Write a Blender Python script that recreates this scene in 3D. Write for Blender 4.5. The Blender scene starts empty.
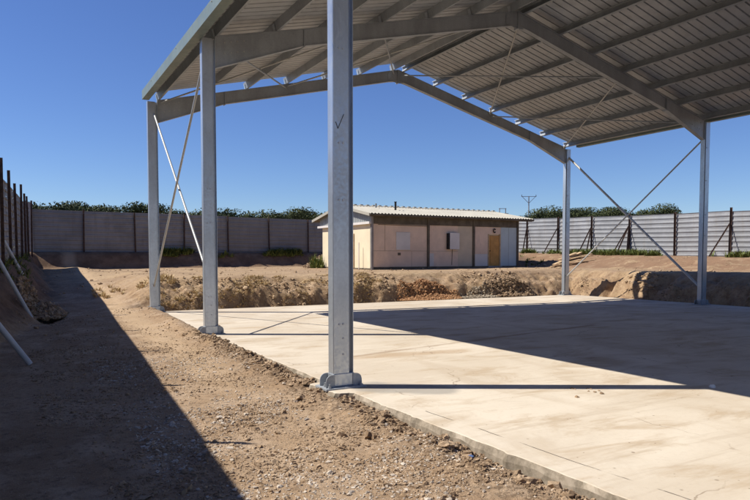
import bpy, math, random
import numpy as np
from mathutils import Vector, Matrix
R = math.radians
random.seed(7)
rng = np.random.default_rng(11)
sc = bpy.context.scene
col = sc.collection

# ------------------------------------------------------------------ camera
cam_d = bpy.data.cameras.new('camera')
cam = bpy.data.objects.new('camera', cam_d); col.objects.link(cam)
cam.location = (-3.549, -7.168, 1.65)
cam.rotation_euler = (R(90 - 2.739), 0, R(-29.444))
cam_d.sensor_width = 36; cam_d.lens = 30.466
cam_d.shift_y = 0.0489
cam_d.clip_start = 0.05; cam_d.clip_end = 3000
sc.camera = cam

# ------------------------------------------------------------------ sky and sun
KX, KY = .69, .40                       # shadow drift per metre of height
SUN = Vector((-KX, KY, 1)).normalized()
el = math.asin(SUN.z); az = math.atan2(SUN.x, SUN.y)
w = bpy.data.worlds.new('World'); sc.world = w; w.use_nodes = True
wt = w.node_tree; wt.nodes.clear()
sky = wt.nodes.new('ShaderNodeTexSky'); sky.sky_type = 'NISHITA'; sky.sun_disc = False
sky.sun_elevation = el; sky.sun_rotation = az
sky.altitude = 300; sky.air_density = 1.0; sky.dust_density = 0; sky.ozone_density = 9
bg = wt.nodes.new('ShaderNodeBackground'); bg.inputs[1].default_value = .085
hs = wt.nodes.new('ShaderNodeHueSaturation'); hs.inputs['Hue'].default_value = .512; hs.inputs['Saturation'].default_value = 1.05
wo = wt.nodes.new('ShaderNodeOutputWorld')
wt.links.new(sky.outputs[0], hs.inputs['Color']); wt.links.new(hs.outputs[0], bg.inputs[0]); wt.links.new(bg.outputs[0], wo.inputs[0])
sd = bpy.data.lights.new('sun', 'SUN'); sd.energy = 4.7; sd.angle = R(.5); sd.color = (1, .95, .86)
so = bpy.data.objects.new('sun', sd); col.objects.link(so)
so.rotation_euler = SUN.to_track_quat('Z', 'Y').to_euler(); so.location = (-20, 10, 30)

sc.view_settings.view_transform = 'Standard'; sc.view_settings.look = 'None'
sc.view_settings.gamma = 1; sc.view_settings.use_curve_mapping = False
sc.view_settings.exposure = .45

# ------------------------------------------------------------------ object helpers
def tag(o, label=None, cat=None, group=None, kind=None):
    for k, v in (('label', label), ('category', cat), ('group', group), ('kind', kind)):
        if v: o[k] = v
    return o
def empty(name, loc, label, cat, group=None):
    o = bpy.data.objects.new(name, None); col.objects.link(o); o.location = loc
    o.empty_display_size = .2
    return tag(o, label, cat, group)
def root_loc(o):
    v = Vector((0, 0, 0))
    while o is not None:
        v += Vector(o.location); o = o.parent
    return v
class MB:
    """collects solid shapes given in world coordinates; build() links them as one mesh object"""
    def __init__(s): s.v = []; s.f = []; s.smooth = []
    def add(s, v, f, smooth=False):
        n = len(s.v); s.v += [tuple(p) for p in v]; s.f += [tuple(i + n for i in q) for q in f]
        s.smooth += [smooth] * len(f); return s
    def box(s, a, b):
        x0, y0, z0 = a; x1, y1, z1 = b
        v = [(x0,y0,z0),(x1,y0,z0),(x1,y1,z0),(x0,y1,z0),(x0,y0,z1),(x1,y0,z1),(x1,y1,z1),(x0,y1,z1)]
        return s.add(v, [(3,2,1,0),(4,5,6,7),(0,1,5,4),(1,2,6,5),(2,3,7,6),(3,0,4,7)])
    def prism(s, poly, d):
        """closed polygon (list of points) pushed along vector d"""
        n = len(poly); d = Vector(d)
        v = [Vector(p) for p in poly]; v += [p + d for p in v]
        f = [tuple(range(n))[::-1], tuple(range(n, 2*n))]
        f += [(i, (i+1) % n, (i+1) % n + n, i + n) for i in range(n)]
        return s.add(v, f)
    def bar(s, p0, p1, w_, h, up=(0,0,1)):
        p0, p1 = Vector(p0), Vector(p1); d = (p1 - p0).normalized()
        a = d.cross(Vector(up)).normalized(); b = a.cross(d)
        poly = [p0 + a*x*w_/2 + b*y*h/2 for x, y in ((-1,-1),(1,-1),(1,1),(-1,1))]
        return s.prism(poly, p1 - p0)
    def angle(s, p0, p1, w_, t=.008, up=(0,0,1)):
        p0, p1 = Vector(p0), Vector(p1); d = (p1 - p0).normalized()
        a = d.cross(Vector(up)).normalized(); b = a.cross(d)
        q = [(0,0),(w_,0),(w_,t),(t,t),(t,w_),(0,w_)]
        return s.prism([p0 + a*(x-w_/2) + b*(y-w_/2) for x, y in q], p1 - p0)
    def tube(s, p0, p1, r, n=10, r1=None):
        p0, p1 = Vector(p0), Vector(p1); d = (p1 - p0).normalized()
        a = d.orthogonal().normalized(); b = d.cross(a); r1 = r if r1 is None else r1
        c = [(math.cos(2*math.pi*i/n), math.sin(2*math.pi*i/n)) for i in range(n)]
        v = [p0 + (a*x + b*y)*r for x, y in c] + [p1 + (a*x + b*y)*r1 for x, y in c]
        s.add(v, [(i, (i+1) % n, (i+1) % n + n, i + n) for i in range(n)], True)
        return s.add(v, [tuple(range(n))[::-1], tuple(range(n, 2*n))])
    def rib(s, o, a, b, n, L, pitch, rib_w, taper, depth, jit=0):
        """trapezoid profiled sheet: profile runs along unit a for length L, is extruded by vector b, ribs rise along n"""
        o, a, b, n = Vector(o), Vector(a), Vector(b), Vector(n)
        pts = []; u = 0
        while u < L - 1e-6:
            for du, h in ((0, 0), (pitch - rib_w - 2*taper, 0), (pitch - rib_w - taper, depth), (pitch - taper, depth)):
                if u + du <= L: pts.append((u + du, h))
            u += pitch
        pts.append((L, 0))
        v = [o + a*u + n*h for u, h in pts]; m = len(v); v += [p + b for p in v]
        return s.add(v, [(i, i+1, i+1+m, i+m) for i in range(m-1)])
    def build(s, name, mat, parent=None, bevel=0):
        off = root_loc(parent) if parent is not None else Vector((0,0,0))
        me = bpy.data.meshes.new(name)
        me.from_pydata([tuple(Vector(p) - off) for p in s.v], [], s.f)
        me.polygons.foreach_set('use_smooth', s.smooth)
        me.materials.append(mat); me.update()
        o = bpy.data.objects.new(name, me); col.objects.link(o)
        if parent is not None: o.parent = parent
        if bevel:
            m = o.modifiers.new('bevel', 'BEVEL'); m.width = bevel; m.segments = 2; m.limit_method = 'ANGLE'; m.angle_limit = R(40)
        return o
def np_mesh(name, V, F, mat, smooth=False, parent=None):
    """fast mesh from arrays; F is an (n,k) array"""
    me = bpy.data.meshes.new(name); n, k = F.shape
    me.vertices.add(len(V)); me.vertices.foreach_set('co', np.ascontiguousarray(V, dtype=np.float32).ravel())
    me.loops.add(n*k); me.loops.foreach_set('vertex_index', F.astype(np.int32).ravel())
    me.polygons.add(n); me.polygons.foreach_set('loop_start', np.arange(0, n*k, k, dtype=np.int32))
    me.polygons.foreach_set('use_smooth', np.full(n, smooth))
    me.update(calc_edges=True); me.validate()
    if mat: me.materials.append(mat)
    o = bpy.data.objects.new(name, me); col.objects.link(o)
    if parent is not None: o.parent = parent
    return o

# ------------------------------------------------------------------ noise for the terrain
_T = rng.random((256, 256))
def vnoise(x, y):
    xi = np.floor(x).astype(int); yi = np.floor(y).astype(int); fx = x - xi; fy = y - yi
    fx = fx*fx*(3-2*fx); fy = fy*fy*(3-2*fy)
    t = lambda i, j: _T[i & 255, j & 255]
    return (t(xi,yi)*(1-fx) + t(xi+1,yi)*fx)*(1-fy) + (t(xi,yi+1)*(1-fx) + t(xi+1,yi+1)*fx)*fy - .5
def fbm(x, y, f, o=4, g=.5):
    r = 0; a = 1
    for i in range(o):
        r = r + a*vnoise(x*f + 17.3*i, y*f - 9.1*i); f *= 2.03; a *= g
    return r
def sst(a, b, x):
    t = np.clip((x - a)/(b - a), 0, 1); return t*t*(3-2*t)

# ------------------------------------------------------------------ material helpers
class NT:
    def __init__(s, name):
        s.m = bpy.data.materials.new(name); s.m.use_nodes = True; s.t = s.m.node_tree; s.t.nodes.clear()
        s.out = s.t.nodes.new('ShaderNodeOutputMaterial'); s.p = s.t.nodes.new('ShaderNodeBsdfPrincipled')
        s.t.links.new(s.p.outputs[0], s.out.inputs[0])
        tc = s.t.nodes.new('ShaderNodeTexCoord'); s.obj = tc.outputs['Object']
        g = s.t.nodes.new('ShaderNodeNewGeometry'); s.pos = g.outputs['Position']; s.nor = g.outputs['Normal']
    def link(s, a, b):
        if hasattr(a, 'links'): s.t.links.new(a, b)
        else: b.default_value = a
    def math(s, op, a, b=0, c=None, clamp=False):
        n = s.t.nodes.new('ShaderNodeMath'); n.operation = op; n.use_clamp = clamp
        s.link(a, n.inputs[0]); s.link(b, n.inputs[1])
        if c is not None: s.link(c, n.inputs[2])
        return n.outputs[0]
    def map(s, v, a, b, c=0, d=1, smooth=True):
        n = s.t.nodes.new('ShaderNodeMapRange'); n.interpolation_type = 'SMOOTHSTEP' if smooth else 'LINEAR'
        s.link(v, n.inputs[0])
        for i, k in enumerate((a, b, c, d)): s.link(k, n.inputs[i+1])
        return n.outputs[0]
    def noise(s, scale, vec=None, detail=5, rough=.55, dist=0):
        n = s.t.nodes.new('ShaderNodeTexNoise'); n.inputs['Scale'].default_value = scale
        n.inputs['Detail'].default_value = detail; n.inputs['Roughness'].default_value = rough; n.inputs['Distortion'].default_value = dist
        s.t.links.new(s.pos if vec is None else vec, n.inputs['Vector']); return n.outputs['Fac']
    def voro(s, scale, vec=None, out='Distance', feat='F1'):
        n = s.t.nodes.new('ShaderNodeTexVoronoi'); n.feature = feat; n.inputs['Scale'].default_value = scale
        s.t.links.new(s.pos if vec is None else vec, n.inputs['Vector']); return n.outputs[out]
    def scaled(s, sx, sy, sz, vec=None):
        n = s.t.nodes.new('ShaderNodeVectorMath'); n.operation = 'MULTIPLY'
        s.t.links.new(s.pos if vec is None else vec, n.inputs[0]); n.inputs[1].default_value = (sx, sy, sz); return n.outputs[0]
    def xyz(s, v=None):
        n = s.t.nodes.new('ShaderNodeSeparateXYZ'); s.t.links.new(s.pos if v is None else v, n.inputs[0]); return n.outputs
    def mix(s, f, a, b, mode='MIX'):
        n = s.t.nodes.new('ShaderNodeMix'); n.data_type = 'RGBA'; n.blend_type = mode
        s.link(f, n.inputs[0])
        for v, i in ((a, 6), (b, 7)):
            if isinstance(v, tuple): n.inputs[i].default_value = (*v, 1)[:4]
            else: s.link(v, n.inputs[i])
        return n.outputs[2]
    def bump(s, h, strength=.5, dist=.02, nrm=None):
        n = s.t.nodes.new('ShaderNodeBump'); n.inputs['Strength'].default_value = strength; n.inputs['Distance'].default_value = dist
        s.link(h, n.inputs['Height'])
        if nrm is not None: s.t.links.new(nrm, n.inputs['Normal'])
        return n.outputs[0]
    def done(s, color, rough=.8, metal=0, normal=None, spec=.3):
        if isinstance(color, tuple): s.p.inputs['Base Color'].default_value = (*color, 1)
        else: s.t.links.new(color, s.p.inputs['Base Color'])
        s.link(rough, s.p.inputs['Roughness']); s.link(metal, s.p.inputs['Metallic'])
        s.p.inputs['Specular IOR Level'].default_value = spec
        if normal is not None: s.t.links.new(normal, s.p.inputs['Normal'])
        return s.m
    def segdist(s, x, y, a, b):
        """distance in plan from a point to a segment"""
        dx, dy = b[0]-a[0], b[1]-a[1]; L2 = dx*dx + dy*dy
        px = s.math('SUBTRACT', x, a[0]); py = s.math('SUBTRACT', y, a[1])
        t = s.math('DIVIDE', s.math('ADD', s.math('MULTIPLY', px, dx), s.math('MULTIPLY', py, dy)), L2, clamp=True)
        ex = s.math('SUBTRACT', px, s.math('MULTIPLY', t, dx)); ey = s.math('SUBTRACT', py, s.math('MULTIPLY', t, dy))
        return s.math('SQRT', s.math('ADD', s.math('MULTIPLY', ex, ex), s.math('MULTIPLY', ey, ey)))

def galvanised(name, base, metal=.55, rough=.5, streak=1):
    n = NT(name)
    sp = n.voro(38, out='Color'); spx = n.xyz(sp)[0]
    big = n.noise(1.7, n.scaled(1, 1, .35), 5, .6)
    st = n.noise(9, n.scaled(1, 1, .12), 4, .6)
    c = n.mix(n.map(big, .35, .68), tuple(k*.86 for k in base), tuple(min(1, k*1.12) for k in base))
    c = n.mix(n.math('MULTIPLY', n.map(spx, 0, 1), .07), c, (.16, .17, .18))
    c = n.mix(n.math('MULTIPLY', n.map(st, .55, .8), .35*streak), c, (.6, .61, .62))
    dirt = n.map(n.noise(5, None, 6, .7), .6, .8)
    c = n.mix(n.math('MULTIPLY', dirt, .35), c, (.2, .17, .14))
    return n.done(c, n.map(spx, 0, 1, rough-.06, rough+.1), metal, n.bump(n.noise(60), .08, .004), .4)
M = {}
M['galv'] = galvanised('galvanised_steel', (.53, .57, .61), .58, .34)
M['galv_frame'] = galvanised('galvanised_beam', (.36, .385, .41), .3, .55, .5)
M['galv_rod'] = galvanised('galvanised_rod', (.5, .5, .48), .3, .55)

def painted(name, base, var=.15, rough=.55, metal=0, dirt=.3, dcol=(.16, .12, .085), sc_=1.0):
    n = NT(name)
    c = n.mix(n.map(n.noise(1.3*sc_, None, 6, .65), .32, .7), tuple(k*(1-var) for k in base), tuple(min(1, k*(1+var)) for k in base))
    d = n.map(n.noise(2.6*sc_, n.scaled(1, 1, .45), 7, .7), .52, .78)
    c = n.mix(n.math('MULTIPLY', d, dirt), c, dcol)
    return n.done(c, n.map(n.noise(7*sc_), .3, .7, rough-.08, rough+.12), metal, n.bump(n.noise(40*sc_, None, 5), .12, .006))
M['roof'] = painted('roof_sheet_steel', (.44, .455, .475), .10, .5, .25, .25)
M['gutter'] = painted('grey_green_painted_steel', (.20, .25, .235), .08, .45, .1, .15)
M['rust'] = painted('rusty_steel', (.075, .045, .034), .4, .8, .1, .4, (.05, .03, .022), 6)
def fence_sheet(name, base, dcol, rough):
    n = NT(name); oi = n.t.nodes.new('ShaderNodeObjectInfo'); rnd = oi.outputs['Random']
    c = n.mix(rnd, tuple(k*.86 for k in base), tuple(k*1.12 for k in base))
    c = n.mix(n.map(n.noise(.9, None, 6, .65), .35, .68), tuple(k*.8 for k in base), c)
    st = n.noise(3.2, n.scaled(1, 1, .1), 6, .7)
    c = n.mix(n.math('MULTIPLY', n.map(st, .5, .72), .4), c, dcol)
    sp = n.noise(4, None, 7, .75)
    c = n.mix(n.math('MULTIPLY', n.map(sp, .64, .74), .55), c, (.17, .09, .055))
    return n.done(c, n.map(st, .3, .7, rough-.06, rough+.14), .25, n.bump(n.noise(1.3, None, 3), .6, .06), .3)
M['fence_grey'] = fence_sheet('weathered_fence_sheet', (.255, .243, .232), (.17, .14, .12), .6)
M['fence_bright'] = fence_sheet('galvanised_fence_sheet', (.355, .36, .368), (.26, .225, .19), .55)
M['cream'] = painted('cream_render', (.74, .64, .45), .06, .8, 0, .12, (.45, .36, .25))
M['pink'] = painted('faded_pink_render', (.75, .565, .43), .08, .85, 0, .36, (.42, .33, .27))
M['beige'] = painted('beige_board', (.60, .50, .37), .06, .8, 0, .15)
M['pale_blue'] = painted('pale_blue_board', (.48, .56, .58), .05, .7, 0, .1)
M['white'] = painted('white_board', (.66, .62, .58), .06, .7, 0, .15, (.4, .33, .28))
M['dark_beam'] = painted('weathered_brown_beam', (.13, .105, .075), .25, .8, 0, .3, (.06, .05, .04), 2)
M['grey_clad'] = painted('grey_cladding', (.33, .34, .33), .1, .6, .2, .25)
M['hut_roof'] = painted('cream_roof_sheet', (.42, .39, .32), .10, .6, .05, .25, (.33, .27, .19))
M['wood_door'] = painted('varnished_pine', (.52, .27, .075), .14, .5, 0, .15, (.3, .14, .05), 3)
M['dark'] = painted('dark_recess', (.03, .027, .025), .2, .8, 0, 0)
M['plank'] = painted('pale_timber', (.52, .37, .21), .2, .8, 0, .3, (.3, .2, .11), 5)
M['pale_pipe'] = painted('pale_painted_pipe', (.50, .52, .54), .1, .5, .2, .25)
M['black_paint'] = painted('black_marker', (.02, .02, .025), .1, .7, 0, 0)
M['pole'] = painted('grey_pole', (.28, .26, .25), .15, .7, .1, .2)
M['blue_plastic'] = painted('blue_plastic', (.10, .17, .36), .15, .4, 0, .2)
M['white_scrap'] = painted('white_plastic', (.78, .78, .76), .05, .5, 0, .1)

def soil_material():
    n = NT('stony_soil'); x, y, z = n.xyz()
    big = n.noise(.22, None, 6, .62); mid = n.noise(1.6, None, 6, .65); fine = n.noise(14, None, 6, .7); grit = n.noise(75, None, 4, .7)
    c = n.mix(n.map(big, .36, .64), (.29, .19, .112), (.41, .285, .178))
    c = n.mix(n.map(mid, .40, .68), c, (.47, .345, .235))
    c = n.mix(n.math('MULTIPLY', n.map(fine, .48, .68), .65), c, (.13, .08, .048))
    c = n.mix(n.math('MULTIPLY', n.map(grit, .52, .7), .5), c, (.50, .38, .26))
    peb = n.voro(42); pebc = n.xyz(n.voro(42, out='Color'))[0]
    pm = n.math('MULTIPLY', n.map(peb, .30, .18), n.map(pebc, .62, .7))
    c = n.mix(n.math('MULTIPLY', pm, .75), c, n.mix(pebc, (.30, .23, .17), (.56, .47, .37)))
    # sandier yard on the upper level, redder raw earth on the cut banks
    c = n.mix(n.math('MULTIPLY', n.map(z, .45, .85), .55), c, n.mix(n.map(n.noise(.5, n.scaled(.35,1.5,1), 6, .7), .38, .6), (.26, .175, .11), (.46, .33, .19)))
    nz = n.xyz(n.nor)[2]
    steep = n.map(nz, .95, .75)
    c = n.mix(n.math('MULTIPLY', steep, .6), c, n.mix(n.map(n.noise(2.8, None, 7, .72), .38, .62), (.225, .135, .075), (.44, .305, .175)))
    c = n.mix(n.math('MULTIPLY', n.map(n.noise(6.5, None, 6, .7), .54, .66), n.math('MULTIPLY', n.map(z, .0, .25), .55)), c, (.14, .088, .052))
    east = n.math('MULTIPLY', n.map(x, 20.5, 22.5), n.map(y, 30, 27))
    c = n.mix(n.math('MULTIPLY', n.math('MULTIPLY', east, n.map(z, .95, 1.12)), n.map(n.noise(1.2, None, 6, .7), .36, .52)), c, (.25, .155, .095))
    outer = n.math('MAXIMUM', n.map(n.math('ADD', y, n.math('MULTIPLY', mid, 1.5)), 31.4, 32.0), n.math('MULTIPLY', n.map(z, .05, .4), n.map(n.math('ADD', x, mid), -1.6, -2.3)))  # dark topsoil tone that also paints in shade on back and left banks
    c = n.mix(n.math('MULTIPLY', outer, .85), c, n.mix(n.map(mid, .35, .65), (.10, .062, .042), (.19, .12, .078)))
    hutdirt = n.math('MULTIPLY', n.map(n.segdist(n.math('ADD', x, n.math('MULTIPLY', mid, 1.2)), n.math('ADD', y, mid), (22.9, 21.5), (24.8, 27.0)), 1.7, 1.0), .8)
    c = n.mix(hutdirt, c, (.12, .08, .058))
    # moist dark spoil along the slab edge
    ed = n.math('MULTIPLY', n.map(n.math('ADD', x, n.math('MULTIPLY', n.math('SUBTRACT', mid, .5), 1.2)), -.75, -.35), n.map(x, .35, .1))
    ed = n.math('MULTIPLY', ed, n.map(y, 8, 2)); ed = n.math('MULTIPLY', ed, n.map(fine, .36, .58))
    c = n.mix(n.math('MULTIPLY', ed, .62), c, (.085, .056, .036))
    # compacted paler wheel track down the path
    tr = n.math('ABSOLUTE', n.math('SUBTRACT', n.math('ADD', x, n.math('MULTIPLY', mid, .5)), -.75))
    c = n.mix(n.math('MULTIPLY', n.math('MULTIPLY', n.map(tr, .5, .1), n.map(y, -2.5, 4)), .6), c, (.52, .375, .235))
    h = n.math('ADD', n.math('MULTIPLY', fine, .6), n.math('ADD', n.math('MULTIPLY', grit, .28), n.math('MULTIPLY', pm, .22)))
    return n.done(c, .95, 0, n.bump(h, 1.0, .042), .15)
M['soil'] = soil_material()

def concrete_material():
    n = NT('weathered_concrete'); x, y, z = n.xyz()
    big = n.noise(.33, None, 6, .6, .4); mid = n.noise(1.4, n.scaled(.5, 1.2, 1), 6, .68, .6); fine = n.noise(18, None, 5, .7)
    c = n.mix(n.map(big, .36, .64), (.53, .452, .352), (.63, .555, .45))
    c = n.mix(n.math('MULTIPLY', n.map(mid, .47, .68), .7), c, (.40, .30, .195))
    c = n.mix(n.math('MULTIPLY', n.map(fine, .5, .75), .18), c, (.34, .27, .2))
    sw = n.noise(3.2, n.scaled(.35, 1.6, 1), 5, .6, 1.2)
    c = n.mix(n.math('MULTIPLY', n.map(sw, .55, .75), .3), c, (.66, .60, .50))
    spk = n.voro(5.5); spc = n.xyz(n.voro(5.5, out='Color'))[1]
    c = n.mix(n.math('MULTIPLY', n.math('MULTIPLY', n.map(spk, .12, .05), n.map(spc, .8, .86)), .7), c, (.13, .09, .06))
    wob = n.math('MULTIPLY', n.math('SUBTRACT', n.noise(1.1, None, 4), .5), .22)
    xw = n.math('ADD', x, wob); yw = n.math('ADD', y, wob)
    for a, b, wd, am, cc in (((.9, 2.0), (8.5, 3.5), .05, .55, (.24, .15, .085)), ((13.4, 7.9), (17.2, 3.4), .05, .6, (.2, .125, .07)),
                             ((2.6, 9.6), (8.6, 7.6), .035, .4, (.25, .17, .11)), ((0.3, 8.9), (4.2, 8.2), .03, .5, (.2, .15, .1)),
                             ((11.5, 4.6), (14.2, 1.2), .02, .4, (.16, .12, .09)), ((4.5, 3.5), (4.5, -1.2), .22, .4, (.36, .26, .17)), ((1.2, 1.9), (3.2, 1.7), .16, .5, (.42, .3, .19)), ((4.6, -3.2), (6.5, -3.6), .12, .45, (.38, .28, .19))):  # the widest strip paints a brown penumbra along the eave shadow edge
        d = n.segdist(xw, yw, a, b)
        c = n.mix(n.math('MULTIPLY', n.math('MULTIPLY', n.map(d, wd*2.2, wd*.3), n.map(mid, .3, .55)), am), c, cc)
    wv = n.t.nodes.new('ShaderNodeVectorMath'); wv.operation = 'ADD'; n.t.links.new(n.pos, wv.inputs[0])
    wn = n.t.nodes.new('ShaderNodeTexNoise'); wn.inputs['Scale'].default_value = 1.6; wn.inputs['Detail'].default_value = 5; n.t.links.new(n.pos, wn.inputs['Vector'])
    ws = n.t.nodes.new('ShaderNodeVectorMath'); ws.operation = 'SCALE'; ws.inputs['Scale'].default_value = .7; n.t.links.new(wn.outputs['Color'], ws.inputs[0]); n.t.links.new(ws.outputs[0], wv.inputs[1])
    ce = n.voro(.30, wv.outputs[0], feat='DISTANCE_TO_EDGE')
    c = n.mix(n.math('MULTIPLY', n.math('MULTIPLY', n.map(ce, .0035, .0012), n.map(n.noise(.8), .48, .6)), .6), c, (.22, .16, .11))
    tw = n.noise(2.2, n.scaled(.16, 2.4, 1), 6, .72, .5)
    c = n.mix(n.math('MULTIPLY', n.map(tw, .52, .68), .30), c, (.36, .28, .195))
    tw2 = n.noise(.55, n.scaled(1.6, .5, 1), 5, .6, 1.0)
    c = n.mix(n.math('MULTIPLY', n.map(tw2, .54, .68), .38), c, (.44, .35, .25))
    pt = n.voro(21); ptc = n.xyz(n.voro(21, out='Color'))[0]
    c = n.mix(n.math('MULTIPLY', n.math('MULTIPLY', n.map(pt, .2, .1), n.map(ptc, .84, .88)), n.map(mid, .45, .6)), c, (.2, .14, .09))
    # long hairline crack just inside the edge
    d = n.segdist(n.math('ADD', x, n.math('MULTIPLY', wob, .35)), y, (.22, -1.6), (.42, -5.2))
    c = n.mix(n.math('MULTIPLY', n.math('MULTIPLY', n.map(d, .010, .004), n.map(n.noise(2.3), .40, .52)), .85), c, (.06, .045, .035))
    # grey cement spill beside the nearest post, mud smear further in
    d = n.segdist(xw, yw, (.38, -.28), (.92, -.72))
    c = n.mix(n.math('MULTIPLY', n.map(n.math('ADD', d, n.math('MULTIPLY', mid, .25)), .50, .34), .75), c, (.30, .275, .24))
    side = n.map(n.xyz(n.nor)[2], .8, .4)
    c = n.mix(side, c, n.mix(n.map(n.noise(8, None, 6, .7), .35, .65), (.20, .165, .12), (.36, .30, .23)))
    h = n.math('ADD', n.math('MULTIPLY', fine, .3), n.math('MULTIPLY', mid, .5))
    return n.done(c, n.map(mid, .3, .7, .7, .9), 0, n.bump(h, .35, .02, None), .2)
M['concrete'] = concrete_material()

def stone_material(name, a, b, d):
    n = NT(name)
    r = n.voro(9, out='Color'); k = n.xyz(r)[0]
    c = n.mix(k, a, b); c = n.mix(n.math('MULTIPLY', n.map(n.noise(40, None, 5, .7), .45, .7), .5), c, d)
    return n.done(c, .95, 0, n.bump(n.noise(90), .4, .01), .15)
M['stone'] = stone_material('gravel_stone', (.26, .175, .105), (.45, .335, .225), (.2, .13, .08))
M['pale_stone'] = stone_material('pale_gravel_stone', (.38, .32, .26), (.62, .54, .45), (.3, .24, .18))
M['clod'] = stone_material('earth_clod', (.19, .125, .075), (.44, .32, .21), (.12, .08, .05))
M['bank_clod'] = stone_material('pale_earth_clod', (.30, .20, .12), (.50, .37, .235), (.2, .13, .085))
M['rubble'] = stone_material('cement_rubble', (.27, .22, .16), (.46, .39, .30), (.28, .2, .13))
M['red_clay'] = stone_material('orange_clay', (.34, .19, .10), (.48, .27, .14), (.34, .22, .12))
def leaf(name, a, b, sc_=2):
    n = NT(name); c = n.mix(n.map(n.noise(sc_, None, 4, .7), .35, .65), a, b)
    return n.done(c, .8, 0, None, .2)
M['pine'] = leaf('pine_needles', (.030, .042, .016), (.075, .088, .032), .8)
M['bark'] = leaf('bark', (.09, .06, .04), (.14, .1, .07), 4)
M['green'] = leaf('green_weed', (.07, .10, .025), (.19, .21, .06), 5)
M['hay'] = leaf('dry_grass', (.42, .30, .15), (.62, .48, .27), 5)

# ------------------------------------------------------------------ terrain
def fx(y): return -4.66 + .056*y                     # line of the left fence
YB, XR = 32.5, 26.8                                  # back wall, right fence
def height(x, y):
    wob = fbm(x, y, .8, 3)
    path = -.10 + .14*sst(2, 11, y) + .92*sst(12, 27, y) + .03*fbm(x, y, .5, 3) + .022*fbm(x, y, 3, 3) + .006*fbm(x, y, 11, 2)*sst(16, 6, y)
    # raised spoil that half buries the slab edge, broken up nearer the camera
    lump = np.maximum(0, fbm(x, y, 3.2, 4) + .12)
    e = np.exp(-((x + .28)/.26)**2)
    path = path + e*(.05*sst(-1, 3, y) + .05 + .10*lump)*sst(14.5, 11, y) - .035*sst(-.45, -.12, x)*sst(-.4, -1.6, y)
    path = path + .10*sst(9, 12.3, y)*np.exp(-((x + .7)/.7)**2)
    # slope up to the left fence
    t = x - fx(y) + .35*wob*sst(4, 10, y)
    zl = (1.22 + .017*y)*(.42 + .58*sst(7, 15, y))
    s = sst(.42 + .75*sst(6, 11, y) - .7*sst(19, 27, y), .02, t)
    hole = .28*np.exp(-((x+2.95)/.4)**2 - ((y-12.2)/1.6)**2)
    left = path*(1-s) + zl*s + .16*s*(1-s)*4*fbm(x, y, 1.6, 4) - hole
    # the cut bank behind and beside the slab
    k = .35*wob + .12*fbm(x, y, 2.7, 3)
    yard = .93 + .005*np.clip(x, 0, 20) + .035*fbm(x, y, .45, 4) + .02*fbm(x, y, 2, 3)
    def bank(d):
        f = .62*sst(0, .75, d) + .38*sst(.5, 1.9, d)
        return f
    b = np.maximum(bank(y - 12.75 + k), bank(x - 17.5 + k))
    face = b*(1-b)*4
    crag = fbm(x + .6*fbm(x, y, 1.3, 2), y, 2.6, 6, .7)
    rdg = 1 - 2.2*np.abs(fbm(x, y, 2.4, 4, .6))
    cl = np.maximum(0, fbm(x, y, 6.5, 4, .65))
    yard = yard + .05*sst(2.2, 0, np.abs(y - 14.6))*fbm(x, y, 1.1, 4) + .05*sst(.0, .5, fbm(x, y, .35, 2))*cl
    inner = -.32 + (yard + .32)*b + face*(.17*crag + .03*rdg + .12*cl + .045*fbm(x, y, 9, 3, .7)) - face*sst(16.5, 17.2, x)*(.55*np.exp(-((y-11.25)/.2)**2) + .4*np.exp(-((y-8.9)/.3)**2))
    inner_old = -.32 + (yard + .32)*b + .30*b*(1-b)*4*fbm(x, y, 2.0, 5, .55) - .10*b*(1-b)*4*np.abs(fbm(x*1.6, y*.8, 2.6, 3))
    m = sst(-.9, .7, x + .25*wob)
    # where the bank fades into the path
    z = left*(1-m) + inner*m
    inslab = (x > -.02) & (x < 17.3) & (y < 12.55)
    z = np.where(x < -.02, np.where(y < 12.3, left, z), z)
    z = np.where(inslab, -.32, z)
    # banks at the foot of the back wall and the right fence
    bb = sst(31.15 + .5*wob, 32.3, y); z = z + (1.9 - z)*bb
    br = sst(21.9 + .9*wob, 25.8, x)*sst(-30, 4, y); z = z + (1.42 + .018*np.clip(y, -10, 32) - z)*br + .55*br*(1-br)*(fbm(x, y, .7, 5, .6) + .35*np.maximum(0, fbm(x, y, 2.6, 4, .65)))
    far = np.maximum(sst(33, 36, y), np.maximum(sst(27.3, 31, x), sst(-5.2, -8, x)))
    z = z*(1-far) + (1.75 + .5*fbm(x, y, .03, 3))*far
    return z
def lines(*seg):
    out = []
    for a, b, st in seg: out += list(np.arange(a, b - 1e-6, st))
    out.append(seg[-1][1]); return np.array(out)
gx = lines((-900,-60,60),(-60,-9,6),(-9,-5,.25),(-5,-3.4,.12),(-3.4,.7,.036),(.7,2,.1),(2,18.8,.085),(18.8,28,.16),(28,60,4),(60,900,60))
gy = lines((-700,-60,60),(-60,-12,6),(-12,-5.2,.3),(-5.2,4,.04),(4,12.2,.08),(12.2,15.2,.055),(15.2,34,.18),(34,70,4),(70,1200,60))
X, Y = np.meshgrid(gx, gy)
V = np.stack([X, Y, height(X, Y)], -1).reshape(-1, 3)
nx, ny = len(gx), len(gy)
i = (np.arange(ny-1)[:,None]*nx + np.arange(nx-1)[None,:]).ravel()
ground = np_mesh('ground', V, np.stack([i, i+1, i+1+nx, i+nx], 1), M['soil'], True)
tag(ground, kind='structure')
def hz(x, y): return float(height(np.array([float(x)]), np.array([float(y)]))[0])

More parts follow.
